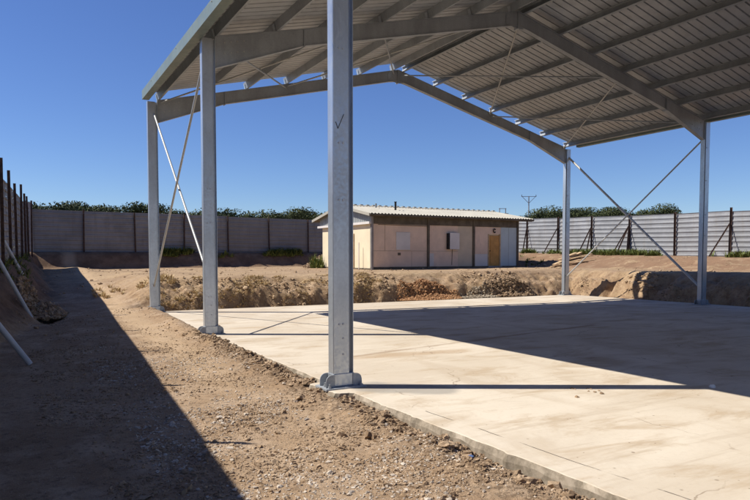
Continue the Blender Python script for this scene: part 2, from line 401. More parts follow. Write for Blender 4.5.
# ------------------------------------------------------------------ concrete slab
ys = np.arange(-30, 12.5001, .035)
def slab_edge(y):
    e = -.02 + .028*fbm(y*0+3, y, 2.2, 3) + .035*np.minimum(0, fbm(y*0+7, y, 7, 4, .7) - .02) + .03*fbm(y*0, y, .5, 2) + .05*np.clip(-y-1, 0, 4)/3.5
    for c in (0, 6.19, 12.38): e = e - (.23 + .1*fbm(y*0+2, y, 3, 3))*sst(.42, .33, np.abs(y - c))
    return e
xe = slab_edge(ys)
endy = 12.5 + .06*fbm(np.arange(0, 17.3, .3)*1., np.zeros(58), 1.1, 3)
n = len(ys); rows = []
jz = .022*fbm(ys*0+8, ys, 6, 3) - .012
rows.append(np.stack([xe - .035, ys, np.full(n, -.45)], 1))
rows.append(np.stack([xe - .02 + .012*fbm(ys*0+1, ys, 9, 2), ys, -.055 + .03*fbm(ys*0+2, ys, 4, 4)], 1))
rows.append(np.stack([xe, ys, np.full(n, -.004)], 1))
rows.append(np.stack([xe + .012, ys, np.full(n, 0.)], 1))
for xx in np.linspace(1.2, 17.2, 24): rows.append(np.stack([np.full(n, xx), ys, np.zeros(n)], 1))
rows.append(np.stack([np.full(n, 17.23), ys, np.full(n, -.45)], 1))
m = len(rows)
for r in rows: r[-1, 1] = 12.5
V = np.concatenate(rows); i = (np.arange(m-1)[:,None]*n + np.arange(n-1)[None,:]).ravel()
F = np.stack([i, i+n, i+n+1, i+1], 1)
# far end face
a = np.array([r*n + n-1 for r in range(m)]); k = len(V)
V = np.concatenate([V, np.stack([V[a][:,0], np.full(m, 12.51), np.full(m, -.45)], 1)])
F = np.concatenate([F, np.array([[a[j], a[j+1], k+j+1, k+j] for j in range(m-1)])])
slab = np_mesh('concrete_slab', V, F, M['concrete'], False); tag(slab, kind='structure')

# ------------------------------------------------------------------ the open steel shed
S, W, HE, HA = 6.19, 16.8, 6.17, 8.26
SL = (HA - HE)/(W/2); CS = 1/math.hypot(1, SL); YF = [2*S, S, 0, -S, -2*S]
shed = empty('open_shed', (0, 0, 0), 'large open sided galvanised steel shed under a shallow gable roof on the concrete slab', 'shed')
def top(x): return HE + SL*(x if x <= W/2 else W - x)
def rounded_ear(x0, x1, y, h):
    w_ = x1 - x0; pts = [(x0, 0), (x1, 0)]
    for k in range(9):
        a = k/8*math.pi/2; pts.append((x0 + w_*math.cos(a)**.6 if k < 8 else x0, .04 + (h-.04)*math.sin(a)**.75))
    return [(px, y, pz) for px, pz in pts]
def make_column(x, y):
    r = (1 if x < 1 else -1); hh = HE - .02
    c = .034; w_, d = .14, .075
    c = .009; k_ = .078; g_ = .062; l_ = w_-.006
    half = [(-w_,-d+c),(-w_+c,-d),(k_,-d),(k_+.003,-d+.004),(k_+.003,-d+g_),(l_,-d+g_),(l_,-d),(w_,-d)]
    prof = half + [(q, -r_) for q, r_ in half[::-1]]
    if x > 1: prof = [(-a, b) for a, b in prof][::-1]
    mb = MB(); mb.prism([(x+a, y+b, .17) for a, b in prof], (0, 0, hh-.17))
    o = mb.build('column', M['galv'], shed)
    p = MB(); p.box((x-.28, y-.17, -.01), (x+.28, y+.17, .018)); p.build('base_plate', M['galv_frame'], o, .003)
    st = MB(); st.box((x-w_*1.05, y-d*1.1, .018), (x+w_*1.05, y+d*1.1, .183)); st.build('base_shoe', M['galv'], o, .012)
    for s in (-1, 1):
        for yy in (-.095, .085):
            e = rounded_ear(0, .125, 0, .155)
            g = MB(); g.prism([(x + s*(w_*.9 + px), y + yy, .019 + pz) for px, _, pz in e], (0, .012, 0)); g.build('gusset', M['galv_frame'], o)
        for yy in (-.0, -.135):
            b = MB(); b.tube((x+s*.22, y+yy, .018), (x+s*.22, y+yy, .07), .011, 8); b.tube((x+s*.22, y+yy, .018), (x+s*.22, y+yy, .022), .03, 12); b.tube((x+s*.22, y+yy, .022), (x+s*.22, y+yy, .042), .02, 6); b.build('anchor_bolt', M['galv_frame'], o)
    for zz in (.42, .62, .80, 2.35, 3.05, 4.2, 5.3):
        for k, xx in enumerate((-.055, .0)):
            if zz in (.62, .42) and k == 0: continue
            b = MB(); b.tube((x+xx, y-d+.001, zz), (x+xx, y-d-.009, zz), .0135, 6); b.build('bolt', M['pale_pipe'], o)
    return o
columns = {}
for yy in YF:
    for xx in (0, W): columns[xx, yy] = make_column(xx, yy)
mk = MB()      # black tick drawn on the nearest post
P = [(-.10, -.077, 3.30), (-.07, -.077, 3.22), (.01, -.077, 3.40)]
mk.bar(P[0], P[1], .003, .014, (0, 1, 0)); mk.bar(P[1], P[2], .003, .014, (0, 1, 0)); mk.build('paint_mark', M['black_paint'], columns[0, 0])

def make_rafter(y, side):
    fxn = (lambda x: x) if side == 0 else (lambda x: W - x)
    def P(x, z, yy): return (fxn(x), yy, z)
    D, DH, LH = .36, .64, 2.15
    outline = [(.145, top(.145)), (W/2-.004, top(W/2)), (W/2-.004, top(W/2)-D-.03), (W/2-.35, top(W/2-.35)-D), (LH, top(LH)-D), (.145, top(.145)-DH)]
    mb = MB(); mb.prism([P(x, z, y-.035) for x, z in outline], (0, .07, 0))
    low = outline[2:]
    for a, b in zip(low[:-1], low[1:]): mb.bar(P(a[0], a[1]-.006, y), P(b[0], b[1]-.006, y), .15, .012)
    mb.bar(P(.145, top(.145)-.004, y), P(W/2-.004, top(W/2)-.004, y), .15, .012)
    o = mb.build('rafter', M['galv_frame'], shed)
    for xs, dd in ((LH, D+.02), (W/2-.013, .45)):
        s = MB(); z1 = top(xs)-.02; s.box(tuple(min(a, b) for a, b in zip(P(xs-.012, z1-dd, y-.085), P(xs+.012, z1, y+.085))), tuple(max(a, b) for a, b in zip(P(xs-.012, z1-dd, y-.085), P(xs+.012, z1, y+.085))))
        s.build('splice_plate', M['galv_frame'], o)
    b = MB()
    for q in range(8):
        xx = .35 + .14*(q % 4); zz = top(xx) - .14 - .22*(q//4)
        p = P(xx, zz, y-.036); b.tube(p, (p[0], p[1]-.012, p[2]), .016, 6)
    b.build('bolt_group', M['galv_rod'], o)
    return o
for yy in YF:
    for s in (0, 1): make_rafter(yy, s)
    g = MB(); g.prism([(W/2-.42, yy-.041, HA-.40), (W/2-.42, yy-.041, HA-.16), (W/2, yy-.041, HA-.05), (W/2+.42, yy-.041, HA-.16), (W/2+.42, yy-.041, HA-.40), (W/2+.07, yy-.041, HA-.47), (W/2-.07, yy-.041, HA-.47)], (0, -.008, 0))
    g.build('apex_plate', M['galv_frame'], shed)
PX = [.2 + 1.333*k for k in range(7)]
Y0, Y1 = -14.6, 12.22                                   # roof sheet ends
for side in (0, 1):
    s_ = 1 if side == 0 else -1
    u = Vector((s_*CS, 0, SL*CS)); nn = Vector((-s_*SL*CS, 0, CS))
    for px in PX:
        xx = px if side == 0 else W - px
        o0 = Vector((xx, Y0 + .1, top(xx))) + nn*.006
        h, f, t, lp = .2, .07, .004, .02
        q = [(0,0),(f,0),(f,lp),(f-t,lp),(f-t,t),(t,t),(t,h-t),(f-t,h-t),(f-t,h-lp),(f,h-lp),(f,h),(0,h)]
        mb = MB(); mb.prism([o0 + u*(a - f/2) + nn*b for a, b in q], (0, 12.47 - Y0 - .1, 0))
        pu = mb.build('purlin', M['galv_frame'], shed)
        for yy in YF[:3]:
            c = MB(); b0 = Vector((xx, yy-.05, top(xx))) + nn*.006 - u*.045
            c.prism([b0, b0 - u*.008, b0 - u*.008 + nn*.16, b0 + nn*.16], (0, .1, 0)); c.build('cleat', M['galv'], pu)
    # profiled roof sheet, ribs running down the slope
    xe_ = -.16 if side == 0 else W + .16
    o0 = Vector((xe_, Y0, HE + SL*(-.16))) + nn*.208
    mb = MB(); mb.rib(o0, (0, 1, 0), u*((W/2 + .16 - .03)/CS), nn, Y1 - Y0, .25, .036, .006, .05)
    mb.build('roof_sheet', M['roof'], shed)
mb = MB(); rz = HA + .208 + .055
for s_ in (-1, 1): mb.bar((W/2, (Y0+Y1)/2, rz), (W/2 + s_*.28, (Y0+Y1)/2, rz - SL*.28), Y1-Y0, .004)
mb.build('ridge_cap', M['gutter'], shed)
for s_, x0 in ((-1, 0), (1, W)):
    g = MB(); xo, xi = x0 + s_*.33, x0 + s_*.145; zb, zt = (HE - .06 if s_ < 0 else HE + .03), HE + .185; t = .006
    q = [(xi, zb), (xo, zb), (xo, zt), (xo - s_*.03, zt), (xo - s_*.03, zt - t), (xo - s_*t, zt - t), (xo - s_*t, zb + t), (xi + s_*t, zb + t), (xi + s_*t, zt + .01), (xi, zt + .01)]
    g.prism([(a, Y0 - .1, b) for a, b in q], (0, Y1 - Y0 - .1, 0)); 
    g.prism([(xi, Y1 - .2, zb), (xo, Y1 - .2, zb), (xo, Y1 - .2, zt), (xi, Y1 - .2, zt)], (0, .004, 0))
    gu = g.build('gutter', M['gutter'], shed)
    b = MB()
    for yy in np.arange(Y0 + 1.2, Y1, 3.0): b.tube((xo, yy, zt - .05), (xo + s_*.015, yy, zt - .05), .012, 6)
    b.build('rivet', M['galv_rod'], gu)
# roof bracing (two crosses on each slope between the last two frames)
def rp(x, y, side, off=-.09): xx = x if side == 0 else W - x; return Vector((xx, y, top(xx) + off))
for (ya, yb) in ((S, 2*S), (-S, -2*S)):
    for side in (0, 1):
        for xa, xb in ((8.25, 4.2), (4.2, 8.25), (4.2, .25), (.25, 4.2)):
            o_ = -.07 if xa > xb else -.13
            MB().tube(rp(xa, ya, side, o_), rp(xb, yb, side, o_), .024, 8).build('roof_brace', M['galv_rod' if xa > xb else 'galv_frame'], shed)
    for x in (0, W):
        MB().tube((x+.05, yb, 5.85), (x+.05, ya, .95 if x == 0 else .5), .027 if x == 0 else .043, 10).build('wall_brace', M['galv_rod'], shed)
        MB().tube((x-.03, ya, 5.9 if x == 0 else 5.65), (x-.03, yb, .72), .027, 10).build('wall_brace', M['galv_rod'], shed)

# ------------------------------------------------------------------ sheet metal fences
def make_fence(name, label, pts, zfun, hgt, mat, post_extra, face, braces=()):
    """pts: plan positions of the posts; face: unit plan vector towards the yard"""
    b = pts[0]; f = empty(name, (b[0], b[1], zfun(*b)), label, 'fence')
    fv = Vector((face[0], face[1], 0))
    for k, p in enumerate(pts):
        z0 = zfun(*p); pv = Vector((p[0], p[1], z0)); ex = post_extra[k % len(post_extra)]
        lean = Vector((random.uniform(-.05, .05), random.uniform(-.05, .05), 0))
        MB().angle(pv + fv*.10 + Vector((0,0,-1.1)), pv + fv*.10 + lean + Vector((0,0,hgt+ex)), .085, .012, up=fv).build('post', M['rust'], f)
        for d in braces[k] if k < len(braces) else ():
            MB().angle(pv + fv*1.05 + Vector((d[0], d[1], -.45)), pv + fv*.12 + Vector((0,0,1.75)), .06, .009).build('brace', M['rust'], f)
        if k < len(pts)-1:
            q = pts[k+1]; qv = Vector((q[0], q[1], zfun(*q)))
            a0 = pv + Vector((0,0,-.98 + random.uniform(-.03, .03))); q0 = qv + Vector((0,0,-.98 + random.uniform(-.03, .03)))
            MB().rib(a0, (0,0,1), (q0 - a0) - (q0 - a0).normalized()*.012, fv, hgt + .98, .245, .07, .026, .028).build('fence_panel', mat, f)
    return f
lp = [(fx(y), y) for y in np.arange(-15, 31.5, 3.05)]
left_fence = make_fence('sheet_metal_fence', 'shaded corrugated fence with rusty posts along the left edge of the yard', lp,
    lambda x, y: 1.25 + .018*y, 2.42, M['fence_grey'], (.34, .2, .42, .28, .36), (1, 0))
bp = [(x, YB) for x in (-2.95, -.2, 2.6, 5.4, 8.17, 10.89, 13.65, 16.4, 19.2, 22, 24.6, 27)]
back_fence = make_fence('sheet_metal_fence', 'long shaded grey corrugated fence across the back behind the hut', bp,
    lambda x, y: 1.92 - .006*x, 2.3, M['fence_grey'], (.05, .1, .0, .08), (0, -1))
MB().box((-3.25, YB-.12, 1.6), (-2.72, YB+.28, 4.6)).build('corner_post', M['pole'], back_fence, .01)
rp_ = [(XR, y) for y in (31.8, 28.4, 25.42, 22.58, 19.85, 17.16, 14.27, 11.31, 8.4, 5.5, 2.6, -.3, -3.2, -6.1)]
br = [(), (), ((0, -.5),), ((0, .7),), ((0, .5), (0, -.35)), ((0, .75), (0, .35), (0, -.6)), (), ((0, .8), (0, -.55)), ((0, .5),), (), ((0, .5),)]
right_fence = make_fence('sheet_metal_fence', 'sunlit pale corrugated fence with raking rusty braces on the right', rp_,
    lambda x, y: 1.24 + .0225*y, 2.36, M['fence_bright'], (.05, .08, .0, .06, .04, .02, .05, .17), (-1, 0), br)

# ------------------------------------------------------------------ the hut
hx0, hx1, hy0, hy1, hz0 = 11.62, 21.06, 20.1, 25.8, .92
hut = empty('prefab_hut', (hx0, hy0, hz0), 'low cream and pink prefabricated hut with a pale corrugated gable roof', 'hut')
ry, rzh, re_, rb = 23.15, 4.32, 19.78, 26.62           # ridge, eaves
def rzz(y): return rzh - (abs(y - ry))*(rzh - 3.70)/(ry - re_)
mb = MB(); mb.prism([(hx0+.02, hy0+.06, hz0-.2), (hx0+.02, hy1, hz0-.2), (hx0+.02, hy1, 3.3), (hx0+.02, hy0+.06, 3.3)], (hx1-hx0-.04, 0, 0)); mb.build('wall', M['cream'], hut)
def hp(name, mat, a, b, parent=hut, bevel=0): return MB().box(a, b).build(name, mat, parent, bevel)
hp('plinth_shadow', M['dark_beam'], (hx0-.02, hy0-.02, hz0-.3), (hx1+.02, hy0+.05, 1.12))  # dark base strips colour in the shadow gap under the walls
hp('plinth_shadow', M['dark_beam'], (hx0-.01, hy0+.06, hz0-.3), (hx0+.015, hy1+.02, 1.06))
hp('facade_panel', M['pink'], (11.74, hy0, 1.12), (14.92, hy0+.055, 3.25))
hp('facade_panel', M['pink'], (15.06, hy0, 1.12), (16.90, hy0+.055, 3.25))
hp('facade_panel', M['beige'], (16.905, hy0+.006, 1.12), (17.88, hy0+.055, 3.25))
hp('facade_panel', M['pink'], (18.0, hy0, 1.78), (18.93, hy0+.055, 3.25))
hp('facade_panel', M['white'], (18.0, hy0+.004, 1.12), (18.93, hy0+.055, 1.775))
hp('facade_panel', M['pink'], (18.935, hy0+.003, 2.86), (19.84, hy0+.055, 3.25))
hp('facade_panel', M['pale_blue'], (19.845, hy0-.004, 1.12), (20.98, hy0+.055, 3.27))
hp('patch', M['white'], (15.1, hy0-.003, 1.14), (15.36, hy0-.0005, 1.8))
for xx, mt in ((11.66, 'pole'), (14.99, 'dark_beam'), (17.94, 'dark_beam'), (21.04, 'dark_beam')):
    hp('facade_post', M[mt], (xx-.06, hy0-.07, hz0-.1), (xx+.06, hy0+.05, 3.7), hut, .006)
hp('eave_beam', M['dark_beam'], (hx0, hy0-.03, 3.25), (hx1, hy0+.05, 3.72))
hp('window_shutter', M['white'], (13.05, hy0-.03, 1.97), (13.88, hy0-.002, 2.86), hut, .006)
sh = hp('window_shutter', M['white'], (16.25, hy0-.2, 2.02), (16.86, hy0-.16, 2.88), hut, .006)
hp('frame', M['dark'], (16.16, hy0-.155, 2.02), (16.82, hy0-.002, 2.86), sh)
hp('vent', M['dark_beam'], (13.16, hy0-.02, 1.70), (13.32, hy0-.002, 1.83))
d = hp('door', M['wood_door'], (19.03, hy0+.02, 1.13), (19.75, hy0+.05, 2.80), hut, .004)
hp('door_frame', M['plank'], (18.945, hy0-.012, 1.12), (19.02, hy0+.05, 2.85), d); hp('door_frame', M['plank'], (19.76, hy0-.012, 1.12), (19.835, hy0+.05, 2.85), d)
hp('door_panel', M['wood_door'], (19.12, hy0+.008, 1.25), (19.66, hy0+.019, 1.85), d, .004); hp('door_panel', M['wood_door'], (19.12, hy0+.008, 2.0), (19.66, hy0+.019, 2.68), d, .004)
hp('handle', M['dark'], (19.08, hy0-.03, 1.92), (19.11, hy0+.019, 1.97), d)
lm = MB()
for k in range(10):
    a0, a1 = R(35 + k*29), R(35 + (k+1)*29)
    lm.tube((19.36+.075*math.cos(a0), hy0-.05, 3.05+.10*math.sin(a0)), (19.36+.075*math.cos(a1), hy0-.05, 3.05+.10*math.sin(a1)), .03, 8)
lm.build('wall_lamp', M['dark'], hut)
MB().tube((16.5, hy0-.012, 1.2), (16.53, hy0-.012, 2.02), .012, 6).build('cable', M['dark'], hut)
MB().tube((12.0, hy0-.045, 3.22), (14.9, hy0-.045, 3.20), .012, 6).build('cable', M['dark'], hut)
for a, b in (((11.74, 1.915), (14.92, 1.925)), ((15.06, 1.915), (16.9, 1.925)), ((13.98, 1.12), (13.99, 1.91)), ((12.4, 1.93), (12.41, 3.24)), ((20.4, 1.14), (20.41, 3.26))):
    hp('panel_joint', M['dark_beam'], (a[0], hy0-.0065, a[1]), (b[0], hy0-.0045, b[1]))
hp('door_sill', M['pole'], (18.93, hy0-.12, 1.04), (19.85, hy0-.021, 1.115))
# gable end
mb = MB(); nn = 34
ga = [(hx0-.012, hy0-.02, 3.36)] + [(hx0-.012, y, rzz(y)-.06) for y in (hy0-.02, ry, hy1+.3)] + [(hx0-.012, hy1+.3, 3.36)]
mb.prism(ga, (.03, 0, 0)); gc = mb.build('gable_cladding', M['grey_clad'], hut)
mb = MB()
for y in np.arange(hy0+.1, hy1+.2, .19): mb.box((hx0-.03, y, 3.36), (hx0-.0125, y+.05, rzz(y+.025)-.10))
mb.build('cladding_rib', M['grey_clad'], gc)
hp('gable_band', M['white'], (hx0-.14, hy0-.06, 3.24), (hx0+.02, hy1+.35, 3.355))
d2 = hp('door', M['wood_door'], (hx0-.015, 21.95, 1.06), (hx0+.01, 22.78, 2.76), hut, .004)
hp('handle', M['dark'], (hx0-.06, 22.02, 1.9), (hx0-.016, 22.06, 1.95), d2)
for y in (21.93, 22.80): hp('door_frame', M['plank'], (hx0-.03, y-.03, 1.06), (hx0+.015, y+.03, 2.82), d2)
hp('corner_trim', M['white'], (hx0-.02, hy0-.005, 1.0), (hx0+.03, hy0+.055, 3.23))
# roof
mb = MB()
for s_, y_ in ((1, re_), (-1, rb)):
    a = Vector((11.36, y_, rzz(y_))); up = Vector((0, ry - y_, rzh - rzz(y_))); nv = Vector((0, -up.z, up.y)).normalized() * (1 if s_ > 0 else 1)
    if nv.z < 0: nv = -nv
    mb.rib(a + nv*.03, (1, 0, 0), up, nv, 10.58, .19, .06, .03, .035)
rf = mb.build('roof', M['hut_roof'], hut)
mb = MB()
for y_ in (re_, rb):
    a = Vector((0, y_, rzz(y_))); b_ = Vector((0, ry, rzh))
    mb.prism([(11.38, a.y, a.z-.07), (11.38, a.y, a.z+.02), (11.38, ry, rzh+.02), (11.38, ry, rzh-.07)], (10.54, 0, 0))
mb.build('roof_deck', M['dark_beam'], rf)
for y_ in (re_, rb):
    for xx in (11.34, 21.93): MB().prism([(xx, y_, rzz(y_)-.09), (xx, y_, rzz(y_)+.05), (xx, ry, rzh+.05), (xx, ry, rzh-.09)], (.03, 0, 0)).build('barge_board', M['hut_roof'], rf)
hp('eave_gutter', M['dark_beam'], (11.36, re_-.07, 3.63), (21.95, re_-.002, 3.72), rf, .01)
mb = MB()
for s_ in (-1, 1): mb.bar((16.64, ry, rzh+.085), (16.64, ry + s_*.22, rzh+.085-.05), 10.5, .006, (0,0,1))
for x in np.arange(11.5, 21.8, .38): mb.box((x, ry-.06, rzh+.07), (x+.16, ry+.06, rzh+.125))
mb.build('ridge_cap', M['hut_roof'], rf)
MB().tube((13.93, 21.6, 4.0), (13.93, 21.6, 4.5), .055, 10).tube((13.93, 21.6, 4.5), (13.93, 21.6, 4.53), .075, 10).build('flue_pipe', M['dark'], rf)
MB().tube((13.2, 22.4, 4.2), (13.2, 22.4, 4.46), .05, 8).build('vent_cap', M['grey_clad'], rf)
mb = MB(); mb.box((11.42, re_+.05, 3.60), (21.9, re_+.12, 3.685)); mb.build('rafter_plate', M['dark_beam'], rf)
g = MB().tube((11.45, 21.05, .8), (11.45, 21.05, 2.34), .022, 8).build('marker_pole', M['white'])
tag(g, 'thin white upright pole in front of the hut gable wall', 'pole')

# ------------------------------------------------------------------ leaning pipes by the left fence
def loose_pipe(p0, p1, r, label):
    o = MB().tube(p0, p1, r, 12).build('steel_prop', M['pale_pipe']); tag(o, label, 'pipe', 'pipes leaning by the left fence')
loose_pipe((-3.09, 15.2, hz(-3.09, 15.2)-.05), (-4.0, 14.6, 2.42), .05, 'farthest pale pipe leaning on the left fence, highest up')
loose_pipe((-3.26, 11.0, hz(-3.26, 11)-.05), (-4.1, 10.6, 1.95), .05, 'middle pale pipe leaning on the left bank beside the dark hole')
loose_pipe((-3.40, 4.2, hz(-3.4, 4.2)+.01), (-4.42, 4.05, 1.55), .045, 'nearest and brightest pale pipe, its foot on the shaded path')

# ------------------------------------------------------------------ timber by the right fence
for k in range(9):
    cx, cy = 23.3 + random.uniform(-1.0, 1.3), 18.2 + random.uniform(-.9, .9); a = random.uniform(-.5, .35); L = random.uniform(1.3, 2.4)/2
    dx, dy = math.cos(a)*L, math.sin(a)*L
    o = MB().bar((cx-dx, cy-dy, hz(cx-dx, cy-dy) + .05 + .02*k), (cx+dx, cy+dy, hz(cx+dx, cy+dy) + .05 + .02*k), .2, .035).build('plank', M['plank'])
    tag(o, 'pale loose plank in the scattered timber pile on the dirt right of the hut', 'plank', 'planks dumped right of the hut')

# ------------------------------------------------------------------ stones, clods, rubble
t = (1 + 5**.5)/2
ICO = np.array([(-1,t,0),(1,t,0),(-1,-t,0),(1,-t,0),(0,-1,t),(0,1,t),(0,-1,-t),(0,1,-t),(t,0,-1),(t,0,1),(-t,0,-1),(-t,0,1)], float); ICO /= np.linalg.norm(ICO[0])
ICF = np.array([(0,11,5),(0,5,1),(0,1,7),(0,7,10),(0,10,11),(1,5,9),(5,11,4),(11,10,2),(10,7,6),(7,1,8),(3,9,4),(3,4,2),(3,2,6),(3,6,8),(3,8,9),(4,9,5),(2,4,11),(6,2,10),(8,6,7),(9,8,1)])
def sub(V, F):
    V = list(map(tuple, V)); d = {}; out = []
    def mid(a, b):
        k = (min(a,b), max(a,b))
        if k not in d:
            p = (np.array(V[a]) + np.array(V[b]))/2; V.append(tuple(p/np.linalg.norm(p))); d[k] = len(V)-1
        return d[k]
    for a, b, c in F:
        x, y, z = mid(a,b), mid(b,c), mid(c,a); out += [(a,x,z),(b,y,x),(c,z,y),(x,y,z)]
    return np.array(V), np.array(out)
ICO2, ICF2 = sub(ICO, ICF)
def stones(name, P, r, mat, sink=.35, flat=.7, fine=False, rough=.28):
    """one mesh of many irregular stones at points P (n,3) with radii r"""
    B, Fb = (ICO2, ICF2) if fine else (ICO, ICF)
    n_ = len(P); k = len(B)
    v = B[None]*(1 + rough*rng.normal(size=(n_, k, 1)).clip(-1.6, 1.6))
    ang = rng.random(n_)*6.283; c, s = np.cos(ang), np.sin(ang)
    sx = rng.uniform(.7, 1.35, n_); sy = rng.uniform(.6, 1.1, n_); sz = flat*rng.uniform(.6, 1.2, n_)
    x = v[...,0]*sx[:,None]; y = v[...,1]*sy[:,None]; z = v[...,2]*sz[:,None]
    xr = x*c[:,None] - y*s[:,None]; yr = x*s[:,None] + y*c[:,None]
    V = np.stack([xr, yr, z], -1)*r[:,None,None]; V[...,2] += (flat - sink)*r[:,None]*.6; V += P[:,None,:]
    F = (Fb[None] + (np.arange(n_)*k)[:,None,None]).reshape(-1, 3)
    return np_mesh(name, V.reshape(-1, 3), F, mat, False)
def scatter(n_, x0, x1, y0, y1, keep=None):
    x = rng.uniform(x0, x1, n_); y = rng.uniform(y0, y1, n_)
    if keep is not None: k = keep(x, y); x, y = x[k], y[k]
    return np.stack([x, y, height(x, y)], 1)
# gravel on the path, denser near the camera
P = np.concatenate([scatter(26000, -3.0, .0, -4.6, 0), scatter(16000, -3.4, .0, 0, 6), scatter(5000, -3, -.1, 6, 13)])
dens = fbm(P[:,0], P[:,1], 1.3, 4) + rng.normal(size=len(P))*.16; P = P[(dens > -.02) & (P[:,0] < slab_edge(P[:,1]) - .05)]
r = np.exp(rng.normal(math.log(.0068), .55, len(P))).clip(.003, .038)
tag(stones('gravel', P, r, M['stone'], .35, .7, False, .36), 'loose gravel and small stones over the dirt path', None, None, 'stuff')
P = np.concatenate([scatter(11000, -2.6, .0, -4.6, 0), scatter(7000, -2.6, .0, 0, 6)]); P = P[(fbm(P[:,0], P[:,1], .7, 4) + rng.normal(size=len(P))*.14 > .04) & (P[:,0] < slab_edge(P[:,1]) - .05)]
tag(stones('gravel', P, np.exp(rng.normal(math.log(.0075), .5, len(P))).clip(.003, .03), M['pale_stone'], .3, .65, False, .36), 'pale grey gravel scattered over the dirt path', None, None, 'stuff')
P = scatter(9000, -1.1, .0, -4.9, 6.5, lambda x, y: rng.random(len(x)) < np.exp(-((x + .22)/.17)**2))
P = P[P[:,0] < slab_edge(P[:,1]) - .04]
r = np.exp(rng.normal(math.log(.0115), .68, len(P))).clip(.004, .06)
tag(stones('clods', P, r, M['clod'], .3, .75, True, .30), 'crumbled earth clods along the slab edge', None, None, 'stuff')
P = np.concatenate([scatter(5000, .3, 17, 12.7, 14.4), scatter(5000, 17.4, 18.9, 4, 13), scatter(2600, -2.5, 24, 14.5, 29), scatter(1500, 20, 26, 8, 27), scatter(300, -3.6, -2.4, 7, 20)])
P = P[fbm(P[:,0], P[:,1], .8, 3) + rng.normal(size=len(P))*.12 > .08]
r = np.exp(rng.normal(math.log(.019), .6, len(P))).clip(.008, .1)
tag(stones('clods', P, r, M['bank_clod'], .3, .75, False, .25), 'earth clods strewn over the cut bank and the yard behind the slab', None, None, 'stuff')
def heap(name, cx, cy, rx, ry_, h, n_, r0, mat, label):
    a = rng.random(n_)*6.283; q = np.sqrt(rng.random(n_))
    x = cx + rx*q*np.cos(a); y = cy + ry_*q*np.sin(a)
    z = np.array([max(hz(px, py), 0) for px, py in zip(x, y)]) + h*(1-q**1.5)*rng.uniform(.3, 1, n_)
    r = np.exp(rng.normal(math.log(r0), .4, n_)).clip(r0*.4, r0*2.6)
    o = stones(name, np.stack([x, y, z], 1), r, mat, .3, .8, True, .22); return tag(o, label, 'heap')
heap('clay_heap', 10.3, 13.05, 1.5, .6, .22, 3200, .02, M['red_clay'], 'orange clay heap spilling onto the far edge of the slab')
heap('rubble_heap', 12.6, 12.95, 1.0, .34, .09, 900, .022, M['rubble'], 'grey cement rubble heap at the foot of the cut bank')
heap('earth_heap', 14.4, 13.25, 1.3, .5, .2, 1500, .032, M['clod'], 'dark clods heaped against the bank left of the far right post')
heap('earth_heap', -2.95, 12.8, .6, 1.5, .3, 800, .05, M['clod'], 'shaded spoil heap beside the hole at the left fence')
heap('earth_heap', 12.2, 26.8, 1.2, .8, .8, 900, .07, M['clod'], 'reddish spoil heap behind the left corner of the hut')
# litter lying on the slab
def lump(name, x, y, z, r_, mat, label, cat, group=None):
    o = stones(name, np.array([[x, y, z]]), np.array([r_]), mat, .3, .6, True, .25); tag(o, label, cat, group)
for k in range(9):
    lump('stone', 2.35 + random.uniform(-.3, .3), -1.75 + random.uniform(-.25, .25), 0, random.uniform(.012, .026), M['clod'], 'small dark stone in the scatter on the sunlit slab', 'stone', 'stones on the slab')
lump('scrap', 4.05, -2.35, .0, .05, M['white_scrap'], 'scrap of white plastic in the shade on the slab', 'scrap')
lump('scrap', -.32, -3.05, hz(-.32, -3.05)+.015, .026, M['blue_plastic'], 'blue plastic scrap in the spoil along the slab edge', 'scrap')
lump('stone', .5, 7.4, 0, .07, M['clod'], 'dark clod on the slab between the two left posts', 'stone')

# ------------------------------------------------------------------ grass and weeds
def blades(name, P, h0, spread, per, mat, label, width=.012):
    n_ = len(P)*per; c = np.repeat(P, per, 0); a = rng.random(n_)*6.283
    h = h0*rng.uniform(.4, 1.25, n_)*np.repeat(rng.uniform(.35, 1.35, len(P)), per); ln = spread*rng.uniform(.2, 1, n_)
    d = np.stack([np.cos(a), np.sin(a), np.zeros(n_)], 1); sd_ = np.stack([-np.sin(a), np.cos(a), np.zeros(n_)], 1)
    b = c + d*rng.uniform(0, spread*.5, n_)[:,None]; wv = sd_*(width*rng.uniform(.6, 1.4, n_))[:,None]
    m1 = b + d*(ln*.35)[:,None] + np.array([0,0,1.])*(h*.62)[:,None]; tp = b + d*ln[:,None] + np.array([0,0,1.])*h[:,None]
    V = np.stack([b - wv, b + wv, m1 + wv*.8, m1 - wv*.8, tp], 1).reshape(-1, 3); k = np.arange(n_)*5
    F = np.concatenate([np.stack([k, k+1, k+2], 1), np.stack([k, k+2, k+3], 1), np.stack([k+3, k+2, k+4], 1)])
    return tag(np_mesh(name, V, F, mat, False), label, None, None, 'stuff')
P = scatter(3600, .2, 8.5, 12.8, 14.6); k = fbm(P[:,0], P[:,1], 1.6, 4) > .06
blades('dry_grass', P[k], .055, .10, 9, M['hay'], 'dry straw coloured grass on the cut bank behind the slab', .007)
P = np.concatenate([scatter(60, -.1, 1.0, 13.0, 15.6), scatter(25, -1.3, -.3, 15.5, 18)])
blades('dry_grass', P, .13, .15, 16, M['hay'], 'dry grass tufts beside the farthest left post')
P = scatter(900, 25.4, 26.6, 10, 26); k = fbm(P[:,0]*.4, P[:,1], .9, 3) > .04
blades('weeds', P[k], .26, .26, 14, M['green'], 'green weeds along the foot of the sunlit fence', .02)
P = scatter(700, 4.0, 13.0, 31.85, 32.4); k = fbm(P[:,0], P[:,1], .9, 3) > .06
blades('weeds', P[k], .24, .3, 14, M['green'], 'dark green weeds at the foot of the shaded back fence', .025)
